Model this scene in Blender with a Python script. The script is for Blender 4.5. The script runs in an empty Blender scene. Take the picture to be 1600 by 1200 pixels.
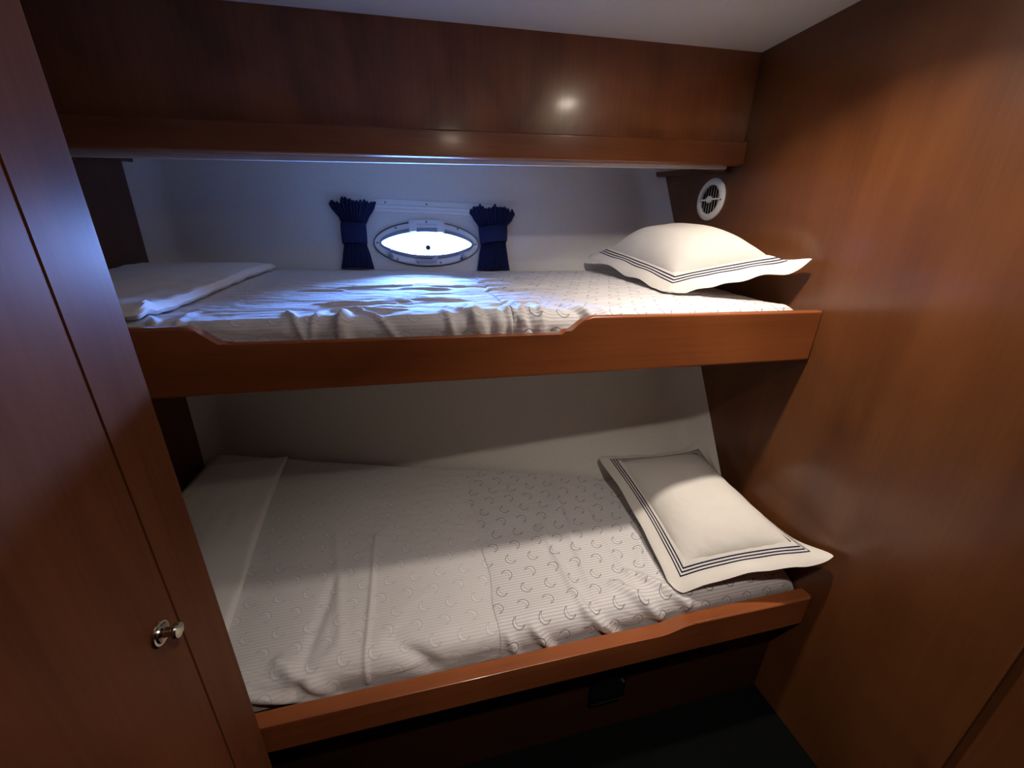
import bpy, bmesh, math, random
from mathutils import Vector, Matrix, noise
random.seed(7)
S = bpy.context.scene
COL = S.collection
H = 1.36                                   # eye height above the cabin sole; coordinates below are relative to the eye
PI = math.pi

# ------------------------------------------------------------------ materials
def newmat(name):
    m = bpy.data.materials.new(name); m.use_nodes = True
    nt = m.node_tree
    return m, nt, nt.nodes['Principled BSDF']

def simple(name, col, rough=0.5, metal=0.0, spec=0.5, bump=0.0, bscale=200):
    m, nt, b = newmat(name)
    b.inputs['Roughness'].default_value = rough
    b.inputs['Metallic'].default_value = metal
    b.inputs['Specular IOR Level'].default_value = spec
    tc = nt.nodes.new('ShaderNodeTexCoord')
    n = nt.nodes.new('ShaderNodeTexNoise'); n.inputs['Scale'].default_value = bscale; n.inputs['Detail'].default_value = 4
    nt.links.new(tc.outputs['Object'], n.inputs['Vector'])
    mx = nt.nodes.new('ShaderNodeMix'); mx.data_type = 'RGBA'
    mx.inputs[6].default_value = (*[c*0.93 for c in col], 1); mx.inputs[7].default_value = (*[min(1, c*1.05) for c in col], 1)
    nt.links.new(n.outputs['Fac'], mx.inputs[0]); nt.links.new(mx.outputs[2], b.inputs['Base Color'])
    if bump:
        bp = nt.nodes.new('ShaderNodeBump'); bp.inputs['Strength'].default_value = bump; bp.inputs['Distance'].default_value = 0.002
        nt.links.new(n.outputs['Fac'], bp.inputs['Height']); nt.links.new(bp.outputs['Normal'], b.inputs['Normal'])
    return m

def wood(name, grain='Z', dark=(0.10, 0.030, 0.010), light=(0.30, 0.105, 0.034), rough=0.32, coat=0.35, seed=0.0, flame=0.0, spec=0.4):
    """varnished cherry: long fine grain, broad bands and blotches"""
    m, nt, b = newmat(name)
    L = nt.links
    tc = nt.nodes.new('ShaderNodeTexCoord')
    def noise_tex(along, across, detail, off, dist=0.0):
        mp = nt.nodes.new('ShaderNodeMapping')
        sc = {'X': (along, across, across), 'Y': (across, along, across), 'Z': (across, across, along)}[grain]
        mp.inputs['Scale'].default_value = sc
        mp.inputs['Location'].default_value = (off+seed, off*1.7+seed, off*0.6)
        L.new(tc.outputs['Object'], mp.inputs['Vector'])
        n = nt.nodes.new('ShaderNodeTexNoise'); n.inputs['Scale'].default_value = 1.0
        n.inputs['Detail'].default_value = detail; n.inputs['Distortion'].default_value = dist
        L.new(mp.outputs['Vector'], n.inputs['Vector'])
        return n.outputs['Fac']
    def mth(op, a, bb):
        n = nt.nodes.new('ShaderNodeMath'); n.operation = op
        for i, vv in enumerate((a, bb)):
            if isinstance(vv, (int, float)): n.inputs[i].default_value = vv
            else: L.new(vv, n.inputs[i])
        return n.outputs[0]
    bands = noise_tex(0.9, 7.0, 2.0, 3.1, 0.4)
    fine = noise_tex(4.0, 160.0, 3.0, 9.0)
    blot = noise_tex(2.5, 4.0, 3.0, 21.0, 1.0 + flame)
    f = mth('ADD', mth('ADD', mth('MULTIPLY', bands, 0.55), mth('MULTIPLY', fine, 0.2)), mth('MULTIPLY', blot, 0.45))
    cr = nt.nodes.new('ShaderNodeValToRGB')
    cr.color_ramp.elements[0].position = 0.38; cr.color_ramp.elements[0].color = (*dark, 1)
    cr.color_ramp.elements[1].position = 0.82; cr.color_ramp.elements[1].color = (*light, 1)
    L.new(f, cr.inputs['Fac']); L.new(cr.outputs['Color'], b.inputs['Base Color'])
    b.inputs['Roughness'].default_value = rough
    b.inputs['Specular IOR Level'].default_value = spec
    b.inputs['Coat Weight'].default_value = coat
    b.inputs['Coat Roughness'].default_value = 0.14
    bp = nt.nodes.new('ShaderNodeBump'); bp.inputs['Strength'].default_value = 0.05; bp.inputs['Distance'].default_value = 0.0006
    L.new(fine, bp.inputs['Height']); L.new(bp.outputs['Normal'], b.inputs['Normal'])
    return m

def printed_sheet(name, ink, ink_strength, tint, stripe_amt):
    """thin stripes along the berth with staggered rows of outlined crescents (UV in metres)"""
    m, nt, b = newmat(name); L = nt.links
    def mth(op, *a):
        n = nt.nodes.new('ShaderNodeMath'); n.operation = op
        for i, vv in enumerate(a):
            if isinstance(vv, (int, float)): n.inputs[i].default_value = vv
            else: L.new(vv, n.inputs[i])
        return n.outputs[0]
    uv = nt.nodes.new('ShaderNodeUVMap')
    sp = nt.nodes.new('ShaderNodeSeparateXYZ'); L.new(uv.outputs['UV'], sp.inputs[0])
    u, t = sp.outputs['X'], sp.outputs['Y']
    st = mth('SINE', mth('MULTIPLY', t, 2*PI/0.0075))
    st = mth('MULTIPLY', mth('ADD', mth('MULTIPLY', st, 1.4), 0.0), 0.5)
    st = mth('MINIMUM', mth('MAXIMUM', mth('ADD', st, 0.5), 0.0), 1.0)
    dy, dx = 0.046, 0.066
    row = mth('FLOOR', mth('DIVIDE', t, dy))
    odd = mth('FLOORED_MODULO', row, 2.0)
    ly = mth('SUBTRACT', mth('MULTIPLY', mth('FRACT', mth('DIVIDE', t, dy)), dy), dy/2)
    ux = mth('ADD', u, mth('ADD', mth('MULTIPLY', odd, dx/2), mth('MULTIPLY', row, 0.011)))
    lx = mth('SUBTRACT', mth('MULTIPLY', mth('FRACT', mth('DIVIDE', ux, dx)), dx), dx/2)
    sg = mth('SUBTRACT', 1.0, mth('MULTIPLY', odd, 2.0))
    lx = mth('MULTIPLY', lx, sg); ly = mth('MULTIPLY', ly, sg)
    def dist(cx, cy):
        ax = mth('SUBTRACT', lx, cx); ay = mth('SUBTRACT', ly, cy)
        return mth('SQRT', mth('ADD', mth('MULTIPLY', ax, ax), mth('MULTIPLY', ay, ay)))
    dA = mth('SUBTRACT', dist(0.000, -0.001), 0.0142)
    dB = mth('SUBTRACT', dist(-0.0060, -0.0058), 0.0138)
    sd = mth('MAXIMUM', dA, mth('MULTIPLY', dB, -1.0))
    sd = mth('MAXIMUM', sd, mth('MULTIPLY', mth('ADD', mth('ADD', lx, ly), 0.012), -1.0))
    line = mth('SUBTRACT', 1.0, mth('MINIMUM', mth('DIVIDE', mth('ABSOLUTE', sd), 0.0017), 1.0))
    outer = mth('MINIMUM', mth('MAXIMUM', mth('DIVIDE', mth('ADD', dA, 0.0030), 0.003), 0.0), 1.0)
    line = mth('MULTIPLY', line, mth('ADD', 0.5, mth('MULTIPLY', outer, 0.5)))
    inner = mth('LESS_THAN', sd, 0.0)
    mx = nt.nodes.new('ShaderNodeMix'); mx.data_type = 'RGBA'
    mx.inputs[6].default_value = (*tint, 1); mx.inputs[7].default_value = (*[c*(1-stripe_amt) for c in tint], 1)
    L.new(st, mx.inputs[0])
    m2 = nt.nodes.new('ShaderNodeMix'); m2.data_type = 'RGBA'
    m2.inputs[7].default_value = (0.86, 0.85, 0.86, 1)
    L.new(mth('MULTIPLY', inner, 0.45), m2.inputs[0]); L.new(mx.outputs[2], m2.inputs[6])
    m3 = nt.nodes.new('ShaderNodeMix'); m3.data_type = 'RGBA'
    m3.inputs[7].default_value = (*ink, 1)
    L.new(mth('MULTIPLY', line, ink_strength), m3.inputs[0]); L.new(m2.outputs[2], m3.inputs[6])
    L.new(m3.outputs[2], b.inputs['Base Color'])
    b.inputs['Roughness'].default_value = 0.85; b.inputs['Specular IOR Level'].default_value = 0.15
    b.inputs['Sheen Weight'].default_value = 0.1
    mp = nt.nodes.new('ShaderNodeMapping'); mp.inputs['Scale'].default_value = (9, 22, 1); mp.inputs['Rotation'].default_value = (0, 0, 0.25)
    L.new(uv.outputs['UV'], mp.inputs['Vector'])
    n = nt.nodes.new('ShaderNodeTexNoise'); n.inputs['Scale'].default_value = 1; n.inputs['Detail'].default_value = 5; n.inputs['Distortion'].default_value = 1.2
    L.new(mp.outputs['Vector'], n.inputs['Vector'])
    bp = nt.nodes.new('ShaderNodeBump'); bp.inputs['Strength'].default_value = 0.35; bp.inputs['Distance'].default_value = 0.012
    L.new(n.outputs['Fac'], bp.inputs['Height']); L.new(bp.outputs['Normal'], b.inputs['Normal'])
    return m

def linen(name, col=(0.80, 0.78, 0.74), stripes=False, bump=0.25):
    """white cotton; with stripes: three mitred navy lines measured from the hem (UV.x = distance from the hem in metres)"""
    m, nt, b = newmat(name); L = nt.links
    b.inputs['Roughness'].default_value = 0.85; b.inputs['Specular IOR Level'].default_value = 0.15
    tc = nt.nodes.new('ShaderNodeTexCoord')
    n = nt.nodes.new('ShaderNodeTexNoise'); n.inputs['Scale'].default_value = 14; n.inputs['Detail'].default_value = 5; n.inputs['Distortion'].default_value = 0.8
    L.new(tc.outputs['Object'], n.inputs['Vector'])
    bp = nt.nodes.new('ShaderNodeBump'); bp.inputs['Strength'].default_value = bump; bp.inputs['Distance'].default_value = 0.01
    L.new(n.outputs['Fac'], bp.inputs['Height']); L.new(bp.outputs['Normal'], b.inputs['Normal'])
    if not stripes:
        b.inputs['Base Color'].default_value = (*col, 1); return m
    uv = nt.nodes.new('ShaderNodeUVMap'); sp = nt.nodes.new('ShaderNodeSeparateXYZ'); L.new(uv.outputs['UV'], sp.inputs[0])
    tot = None
    for c in (0.0335, 0.0400, 0.0465):
        a = nt.nodes.new('ShaderNodeMath'); a.operation = 'SUBTRACT'; L.new(sp.outputs['X'], a.inputs[0]); a.inputs[1].default_value = c
        a2 = nt.nodes.new('ShaderNodeMath'); a2.operation = 'ABSOLUTE'; L.new(a.outputs[0], a2.inputs[0])
        a3 = nt.nodes.new('ShaderNodeMath'); a3.operation = 'LESS_THAN'; L.new(a2.outputs[0], a3.inputs[0]); a3.inputs[1].default_value = 0.00155
        if tot is None: tot = a3.outputs[0]
        else:
            q = nt.nodes.new('ShaderNodeMath'); q.operation = 'MAXIMUM'; L.new(tot, q.inputs[0]); L.new(a3.outputs[0], q.inputs[1]); tot = q.outputs[0]
    mx = nt.nodes.new('ShaderNodeMix'); mx.data_type = 'RGBA'
    mx.inputs[6].default_value = (*col, 1); mx.inputs[7].default_value = (0.012, 0.010, 0.045, 1)
    L.new(tot, mx.inputs[0]); L.new(mx.outputs[2], b.inputs['Base Color'])
    return m

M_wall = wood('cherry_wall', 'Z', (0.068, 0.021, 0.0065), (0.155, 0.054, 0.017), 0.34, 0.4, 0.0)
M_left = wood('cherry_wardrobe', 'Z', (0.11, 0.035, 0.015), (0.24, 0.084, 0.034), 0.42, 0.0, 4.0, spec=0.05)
M_fascia = wood('cherry_fascia', 'Z', (0.13, 0.042, 0.017), (0.36, 0.125, 0.046), 0.30, 0.3, 8.0, 1.5)
M_board = wood('cherry_board', 'X', (0.17, 0.046, 0.014), (0.38, 0.115, 0.036), 0.30, 0.4, 2.0)
M_rail = wood('cherry_rail', 'X', (0.14, 0.043, 0.016), (0.34, 0.112, 0.040), 0.28, 0.3, 3.0)
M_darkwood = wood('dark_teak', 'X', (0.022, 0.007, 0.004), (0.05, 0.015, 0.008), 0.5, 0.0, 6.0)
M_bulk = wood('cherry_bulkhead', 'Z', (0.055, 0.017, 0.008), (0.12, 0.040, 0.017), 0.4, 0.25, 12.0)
M_liner = simple('cream_vinyl_liner', (0.77, 0.745, 0.70), 0.45, 0, 0.4, 0.04, 90)
M_ceil = simple('cream_headliner', (0.66, 0.63, 0.57), 0.5, 0, 0.4, 0.05, 120)
M_white = simple('white_plastic', (0.86, 0.86, 0.84), 0.35, 0, 0.5)
M_floor = simple('black_carpet', (0.0020, 0.0025, 0.0025), 0.95, 0, 0.1, 0.6, 400)
M_black = simple('black_plastic', (0.003, 0.003, 0.003), 0.7, 0, 0.15)
M_chrome = simple('chrome', (0.75, 0.75, 0.75), 0.12, 1.0)
M_bronze = simple('aged_nickel', (0.55, 0.48, 0.38), 0.18, 1.0)
M_alu = simple('grey_painted_metal', (0.80, 0.81, 0.84), 0.25, 0.0)
M_gasket = simple('dark_rubber', (0.03, 0.03, 0.035), 0.5)
M_screw = simple('steel_screw', (0.25, 0.25, 0.26), 0.35, 0.9)
M_navy = simple('navy_cloth', (0.015, 0.021, 0.075), 0.85, 0, 0.15, 0.5, 300)
M_navy2 = simple('navy_band', (0.016, 0.023, 0.082), 0.8, 0, 0.15, 0.4, 300)
M_foam = simple('mattress_ticking', (0.6, 0.6, 0.6), 0.9)
M_sheet = printed_sheet('pale_printed_cotton', (0.30, 0.28, 0.31), 0.55, (0.74, 0.715, 0.715), 0.12)
M_sheet2 = printed_sheet('bold_printed_cotton', (0.045, 0.04, 0.06), 0.95, (0.75, 0.725, 0.735), 0.24)
M_linen = linen('white_linen', (0.84, 0.82, 0.80))
M_case = linen('white_pillowcase', (0.66, 0.63, 0.585), False, 0.22)
M_hem = linen('striped_pillowcase_hem', (0.70, 0.67, 0.62), True, 0.15)

def glass_mat():
    m, nt, b = newmat('porthole_glass')
    nt.nodes.remove(b)
    tr = nt.nodes.new('ShaderNodeBsdfTransparent'); tr.inputs[0].default_value = (0.95, 0.97, 1, 1)
    gl = nt.nodes.new('ShaderNodeBsdfGlossy'); gl.inputs['Roughness'].default_value = 0.03
    fr = nt.nodes.new('ShaderNodeFresnel'); fr.inputs['IOR'].default_value = 1.45
    mx = nt.nodes.new('ShaderNodeMixShader')
    nt.links.new(fr.outputs[0], mx.inputs[0]); nt.links.new(tr.outputs[0], mx.inputs[1]); nt.links.new(gl.outputs[0], mx.inputs[2])
    nt.links.new(mx.outputs[0], nt.nodes['Material Output'].inputs['Surface'])
    return m
M_glass = glass_mat()

def lamp_mat():
    m, nt, b = newmat('lamp_lens')
    b.inputs['Base Color'].default_value = (0.9, 0.85, 0.75, 1)
    b.inputs['Emission Color'].default_value = (1.0, 0.86, 0.68, 1); b.inputs['Emission Strength'].default_value = 130.0
    return m
M_lamp = lamp_mat()

# ------------------------------------------------------------------ object helpers
def wv(p): return Vector((p[0], p[1], p[2] + H))

def finish(name, bm, mat, parent=None, origin=None, smooth=True, sharp=35, wn=True):
    """bm holds coordinates relative to the eye; link it as ONE mesh object"""
    base = parent['_w'] if parent is not None and '_w' in parent.keys() else None
    if parent is not None:
        off = Vector(base)
        own = off
    else:
        own = wv(origin) if origin is not None else Vector((0, 0, 0))
    for v in bm.verts:
        v.co = Vector((v.co.x, v.co.y, v.co.z + H)) - own
    bmesh.ops.recalc_face_normals(bm, faces=bm.faces)
    me = bpy.data.meshes.new(name)
    bm.to_mesh(me); bm.free()
    me.materials.append(mat)
    o = bpy.data.objects.new(name, me); COL.objects.link(o)
    if smooth:
        for p in me.polygons: p.use_smooth = True
        me.set_sharp_from_angle(angle=math.radians(sharp))
        if wn:
            w_ = o.modifiers.new('weighted', 'WEIGHTED_NORMAL'); w_.keep_sharp = True
    if parent is not None:
        o.parent = parent
    else:
        o.location = own
    o['_w'] = tuple(own)
    return o

def thing(name, label, cat, origin, group=None):
    o = bpy.data.objects.new(name, None); COL.objects.link(o)
    o.empty_display_size = 0.05
    o.location = wv(origin); o['_w'] = tuple(wv(origin))
    o['label'] = label; o['category'] = cat
    if group: o['group'] = group
    return o

def tag(o, label, cat, group=None):
    o['label'] = label; o['category'] = cat
    if group: o['group'] = group
    return o

def struct(o):
    o['kind'] = 'structure'; return o

def add_box(bm, x0, x1, y0, y1, z0, z1, bev=0.0, seg=2):
    r = bmesh.ops.create_cube(bm, size=1.0)
    vs = r['verts']
    for v in vs:
        v.co = Vector(((x0+x1)/2 + v.co.x*(x1-x0), (y0+y1)/2 + v.co.y*(y1-y0), (z0+z1)/2 + v.co.z*(z1-z0)))
    if bev > 0:
        es = list({e for v in vs for e in v.link_edges})
        bmesh.ops.bevel(bm, geom=es, offset=bev, segments=seg, affect='EDGES', profile=0.5)
    return bm

def box(*a, **k): return add_box(bmesh.new(), *a, **k)

def prism(poly, axis, a0, a1, bev=0.0, seg=3):
    """extrude a polygon: axis 'Y' poly=(x,z); axis 'X' poly=(y,z); axis 'Z' poly=(x,y)"""
    bm = bmesh.new()
    def P(p, a):
        return {'Y': (p[0], a, p[1]), 'X': (a, p[0], p[1]), 'Z': (p[0], p[1], a)}[axis]
    A = [bm.verts.new(P(p, a0)) for p in poly]; B = [bm.verts.new(P(p, a1)) for p in poly]
    n = len(poly)
    fa = bm.faces.new(A); fb = bm.faces.new(list(reversed(B)))
    for i in range(n): bm.faces.new((A[i], B[i], B[(i+1) % n], A[(i+1) % n]))
    if bev > 0:
        es = list(fa.edges) + list(fb.edges)
        bmesh.ops.bevel(bm, geom=es, offset=bev, segments=seg, affect='EDGES', profile=0.5)
    return bm

def add_lathe(bm, prof, frame, seg=32, sx=1.0, sy=1.0):
    """prof: list of (radius, height) turned about frame's z axis"""
    rings = []
    for r, h in prof:
        rings.append([bm.verts.new(frame @ Vector((r*sx*math.cos(2*PI*k/seg), r*sy*math.sin(2*PI*k/seg), h))) for k in range(seg)])
    for a, b in zip(rings, rings[1:]):
        for k in range(seg):
            bm.faces.new((a[k], a[(k+1) % seg], b[(k+1) % seg], b[k]))
    if prof[0][0] > 1e-5: bm.faces.new(rings[0])
    if prof[-1][0] > 1e-5: bm.faces.new(list(reversed(rings[-1])))
    bmesh.ops.remove_doubles(bm, verts=list({v for r in (rings[0], rings[-1]) for v in r}), dist=1e-6)
    return bm

def add_loops(bm, loops, closed=False):
    """skin consecutive vertex loops (lists of points, each loop closed on itself)"""
    L = [[bm.verts.new(p) for p in lp] for lp in loops]
    n = len(L[0])
    prs = list(zip(L, L[1:])) + ([(L[-1], L[0])] if closed else [])
    for a, b in prs:
        for k in range(n): bm.faces.new((a[k], a[(k+1) % n], b[(k+1) % n], b[k]))
    return L

def frame_mat(c, u, v, n):
    return Matrix(((u[0], v[0], n[0], c[0]), (u[1], v[1], n[1], c[1]), (u[2], v[2], n[2], c[2]), (0, 0, 0, 1)))

def grid_mesh(nx, ny, fn, uvfn=None, cols=None):
    """surface of fn(i/nx, j/ny) with an optional UV map"""
    bm = bmesh.new()
    uvl = bm.loops.layers.uv.new('UVMap') if uvfn else None
    V = [[bm.verts.new(fn(i/nx, j/ny)) for j in range(ny+1)] for i in range(nx+1)]
    for i in range(nx):
        for j in range(ny):
            f = bm.faces.new((V[i][j], V[i+1][j], V[i+1][j+1], V[i][j+1]))
            if uvl:
                for lp, (a, b) in zip(f.loops, ((i, j), (i+1, j), (i+1, j+1), (i, j+1))):
                    lp[uvl].uv = uvfn(a/nx, b/ny)
    return bm

def smoothstep(a, b, x):
    t = max(0.0, min(1.0, (x-a)/(b-a))); return t*t*(3-2*t)

# ------------------------------------------------------------------ the hull side
XR, XL = 1.0, -0.84
def hull(x, z):
    s = (0.25 - z)/1.1
    yb = 0.95 + 0.34*(1 - max(-1.2, min(1.0, x)))
    y = 1.61 - (1.61 - yb)*s
    return y + 0.045*max(0.0, min(1.25, (x-0.2)/0.8))

def liner_pt(a, b):
    x = -1.18 + 2.40*a
    z = -1.40 + 1.80*b
    y = hull(x, max(z, -0.92))
    R = 0.09
    for xe, sg in ((XR, 1), (XL, -1)):
        d = (xe + 0.012*sg - x)*sg
        if d < R:
            q = min(1.0, (R-d)/R)
            y -= (0.098 if sg > 0 else 0.055)*q**1.6
    return Vector((x, y, z))

def hull_f(x, z):
    y = hull(x, max(z, -0.92))
    for xe, sg in ((XR, 1), (XL, -1)):
        d = (xe + 0.012*sg - x)*sg
        if d < 0.09: y -= (0.098 if sg > 0 else 0.055)*min(1.0, (0.09-d)/0.09)**1.6
    return y

# porthole frame of reference, lying in the hull side
pc_x, pc_z = 0.046, -0.028
C0 = Vector((pc_x, hull(pc_x, pc_z), pc_z))
du = Vector((0.1, hull(pc_x+0.1, pc_z) - hull(pc_x, pc_z), 0)).normalized()
dv = Vector((0, hull(pc_x, pc_z+0.1) - hull(pc_x, pc_z), 0.1)).normalized()
nn = dv.cross(du).normalized()
if nn.y > 0: nn = -nn
dv = nn.cross(du).normalized()
if dv.z < 0: dv = -dv
PF = frame_mat(C0, du, dv, nn)
def PP(u, v, n=0.0): return PF @ Vector((u, v, n))
NS = 72
def lens(a, b, off=0.0, k=0.5):
    """pointed oval: blend of an ellipse and a two-arc lens, half axes a, b"""
    out = []
    for i in range(NS):
        th = 2*PI*i/NS
        c, s = math.cos(th), math.sin(th)
        u = a*c
        ve = b*s
        R = (a*a + b*b)/(2*b)
        vl = math.copysign(max(0.0, math.sqrt(max(0, R*R - u*u)) - (R - b)), s) if abs(s) > 1e-9 else 0.0
        out.append((u, k*ve + (1-k)*vl))
    return out

hb = bmesh.new()
NXL, NZL = 96, 90
VA = [[hb.verts.new(liner_pt(i/NXL, j/NZL)) for j in range(NZL+1)] for i in range(NXL+1)]
VB = [[hb.verts.new(liner_pt(i/NXL, j/NZL) + Vector((0, 0.03, 0))) for j in range(NZL+1)] for i in range(NXL+1)]
for i in range(NXL):
    for j in range(NZL):
        hb.faces.new((VA[i][j], VA[i+1][j], VA[i+1][j+1], VA[i][j+1])); hb.faces.new((VB[i][j], VB[i][j+1], VB[i+1][j+1], VB[i+1][j]))
for i in range(NXL):
    hb.faces.new((VA[i][0], VB[i][0], VB[i+1][0], VA[i+1][0])); hb.faces.new((VA[i][NZL], VA[i+1][NZL], VB[i+1][NZL], VB[i][NZL]))
for j in range(NZL):
    hb.faces.new((VA[0][j], VA[0][j+1], VB[0][j+1], VB[0][j])); hb.faces.new((VA[NXL][j], VB[NXL][j], VB[NXL][j+1], VA[NXL][j+1]))
liner = finish('wall_far', hb, M_liner, None, (0, 1.5, -1.36), sharp=60)
struct(liner)
cut = bmesh.new()
prs = lens(0.174, 0.064, k=0.85)
add = add_loops(cut, [[PP(u, v, -0.12) for u, v in prs], [PP(u, v, 0.12) for u, v in prs]])
cut.faces.new(add[0]); cut.faces.new(list(reversed(add[1])))
cutter = finish('cutter', cut, M_liner, None, (0, 0, 0), smooth=False)
bo = liner.modifiers.new('cut', 'BOOLEAN'); bo.object = cutter; bo.operation = 'DIFFERENCE'; bo.solver = 'EXACT'
dg = bpy.context.evaluated_depsgraph_get(); dg.update()
nm = bpy.data.meshes.new_from_object(liner.evaluated_get(dg))
liner.modifiers.clear(); liner.data = nm
bpy.data.objects.remove(cutter)

# deck head behind the locker fascia, closes the recess over the upper berth
def deck(a, b):
    x = -1.18 + 2.40*a
    return Vector((x, 1.19 + 0.46*b, 0.37 - 0.035*(1-x)*0.3))
struct(finish('ceiling_recess', prism([(1.19, 0.335), (1.19, 0.36), (1.70, 0.36), (1.70, 0.335)], 'X', -1.19, 1.23), M_liner, None, (0, 1.4, 0.34), False)).name = 'trim_4'

# ------------------------------------------------------------------ the cabin shell
FLz = -1.36
struct(finish('floor', box(-1.2, 1.25, -1.25, 1.75, FLz-0.05, FLz), M_floor, None, (0, 0, FLz), False))
# headliner, rising gently to the right with the deck
def cz(x): return 0.51 - 0.036*(1-x)
cp = [(-1.2, cz(-1.2)), (1.25, cz(1.25)), (1.25, cz(1.25)+0.05), (-1.2, cz(-1.2)+0.05)]
ceiling = finish('ceiling', prism(cp, 'Y', -1.25, 1.19), M_ceil, None, (0, 0, 0.48), False)
struct(ceiling)
struct(finish('wall_back', box(-1.2, 1.25, -1.30, -1.25, FLz, 0.6), M_wall, None, (0, -1.27, FLz), False))
# right bulkhead: full height in front, cut down under the cap behind the fascia
WR = [(0.262, FLz), (0.262, 0.56), (1.215, 0.56), (1.215, 0.228), (1.665, 0.262)] + [(hull_f(XR, z) + 0.012, z) for z in (0.22, 0.065, -0.2, -0.434, -0.725, -0.92, FLz)]
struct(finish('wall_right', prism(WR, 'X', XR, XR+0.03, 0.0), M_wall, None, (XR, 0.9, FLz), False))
# door leaf beyond the bulkhead edge
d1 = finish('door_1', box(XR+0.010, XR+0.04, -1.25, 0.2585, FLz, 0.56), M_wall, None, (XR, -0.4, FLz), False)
struct(d1)
struct(finish('trim_3', box(XR-0.0012, XR+0.02, 0.2585, 0.262, FLz, 0.56, 0.0011), M_wall, None, (XR, 0.257, FLz)))
# left bulkhead at the end of the berths
WL = [(-1.25, FLz), (-1.25, 0.55), (1.20, 0.55), (1.20, 0.178), (1.63, 0.198)] + [(hull_f(XL, z) + 0.012, z) for z in (0.18, -0.081, -0.434, -0.92, FLz)]
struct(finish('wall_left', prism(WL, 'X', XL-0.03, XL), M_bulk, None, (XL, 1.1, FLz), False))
# capping strips along the bulkhead tops
def cap(name, x0, x1, y0, z0, y1, z1):
    poly = [(y0, z0), (y1, z1), (y1+0.003, z1-0.018), (y0, z0-0.018)]
    struct(finish(name, prism(poly, 'X', x0, x1, 0.003, 2), M_bulk, None, ((x0+x1)/2, (y0+y1)/2, z0)))
cap('trim_1', XR-0.022, XR+0.03, 1.215, 0.229, 1.672, 0.268)
cap('trim_2', XL-0.03, XL+0.022, 1.195, 0.193, 1.640, 0.214)
# added boxes at the recess ends, blocking stray daylight from outside
for nm_, xa, xb, z0_ in (('light_stop_right', XR+0.03, 1.22, 0.18), ('light_stop_left', -1.18, XL-0.03, 0.12)):
    b = bmesh.new()
    add_box(b, xa, xb, 1.19, 1.80, z0_-0.02, z0_)
    add_box(b, xa, xb, 1.19, 1.205, z0_, 0.40)
    xo = xb if xa > 0 else xa
    add_box(b, xo-0.01, xo+0.01, 1.205, 1.80, z0_, 0.40)
    struct(finish(nm_, b, M_liner, None, ((xa+xb)/2, 1.45, z0_), False))

# ------------------------------------------------------------------ overhead locker fascia
loc = thing('overhead_locker', 'long glossy dark cherry locker front running below the ceiling across the whole bunk recess', 'locker', (0.1, 1.19, 0.2))
def vz(x): return 0.224 - 0.0354*(1-x)
pf = [(XL, vz(XL)+0.064), (XR, vz(XR)+0.064), (XR, cz(XR)+0.01), (XL, cz(XL)+0.01)]
finish('panel', prism(pf, 'Y', 1.178, 1.20), M_fascia, loc, smooth=False)
pr = [(XL, vz(XL)), (XR, vz(XR)), (XR, vz(XR)+0.063), (XL, vz(XL)+0.063)]
finish('bottom_rail', prism(pr, 'Y', 1.160, 1.195, 0.005, 3), M_rail, loc)
# white edge strip just behind the fascia's lower edge
ws = [(XL, vz(XL)-0.012), (XR-0.03, vz(XR)-0.008), (XR-0.03, vz(XR)+0.02), (XL, vz(XL)+0.02)]
struct(finish('trim_7', prism(ws, 'Y', 1.197, 1.206), M_liner, None, (0, 1.2, 0.2), False))

# ------------------------------------------------------------------ wardrobe on the left
XW = -0.354
wd = thing('wardrobe', 'tall varnished cherry wardrobe at the left edge with one round knob', 'wardrobe', (-0.6, 0.1, FLz))
ZT = 0.455
pb = bmesh.new()
add_box(pb, XW-0.05, XW, 0.492, 0.5805, FLz, ZT)
es = [e for e in pb.edges if abs((e.verts[0].co - e.verts[1].co).z) > 0.5 and e.verts[0].co.x > XW-0.01 and e.verts[0].co.y > 0.55]
bmesh.ops.bevel(pb, geom=es, offset=0.006, segments=4, affect='EDGES', profile=0.5)
finish('corner_post', pb, M_left, wd)
finish('back_panel', box(-0.836, XW-0.05, 0.555, 0.578, FLz, ZT), M_left, wd, smooth=False)
finish('side_panel', box(XW-0.05, XW-0.004, -1.245, -0.13, FLz, ZT), M_left, wd, smooth=False)
db = bmesh.new()
add_box(db, XW-0.028, XW-0.001, -0.126, 0.4907, FLz+0.04, ZT-0.004)
es = [e for e in db.edges if abs((e.verts[0].co - e.verts[1].co).z) > 0.5 and e.verts[0].co.x > XW-0.01]
bmesh.ops.bevel(db, geom=es, offset=0.0015, segments=2, affect='EDGES', profile=0.5)
dr = finish('door', db, M_left, wd)
kb = bmesh.new()
KF = frame_mat(Vector((XW-0.002, 0.456, -0.492)), Vector((0, 1, 0)), Vector((0, 0, 1)), Vector((1, 0, 0)))
add_lathe(kb, [(r*0.76, h*0.74) for r, h in [(0.022, 0), (0.0225, 0.003), (0.020, 0.0055), (0.0165, 0.006), (0.0150, 0.009), (0.0085, 0.011), (0.0075, 0.017), (0.0085, 0.022), (0.0125, 0.025), (0.0135, 0.029), (0.012, 0.0325), (0.006, 0.034), (0.0, 0.0342)]], KF, 40)
kn = finish('knob', kb, M_bronze, dr)
kn['label'] = 'small shiny metal knob on a round rosette'

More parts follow.
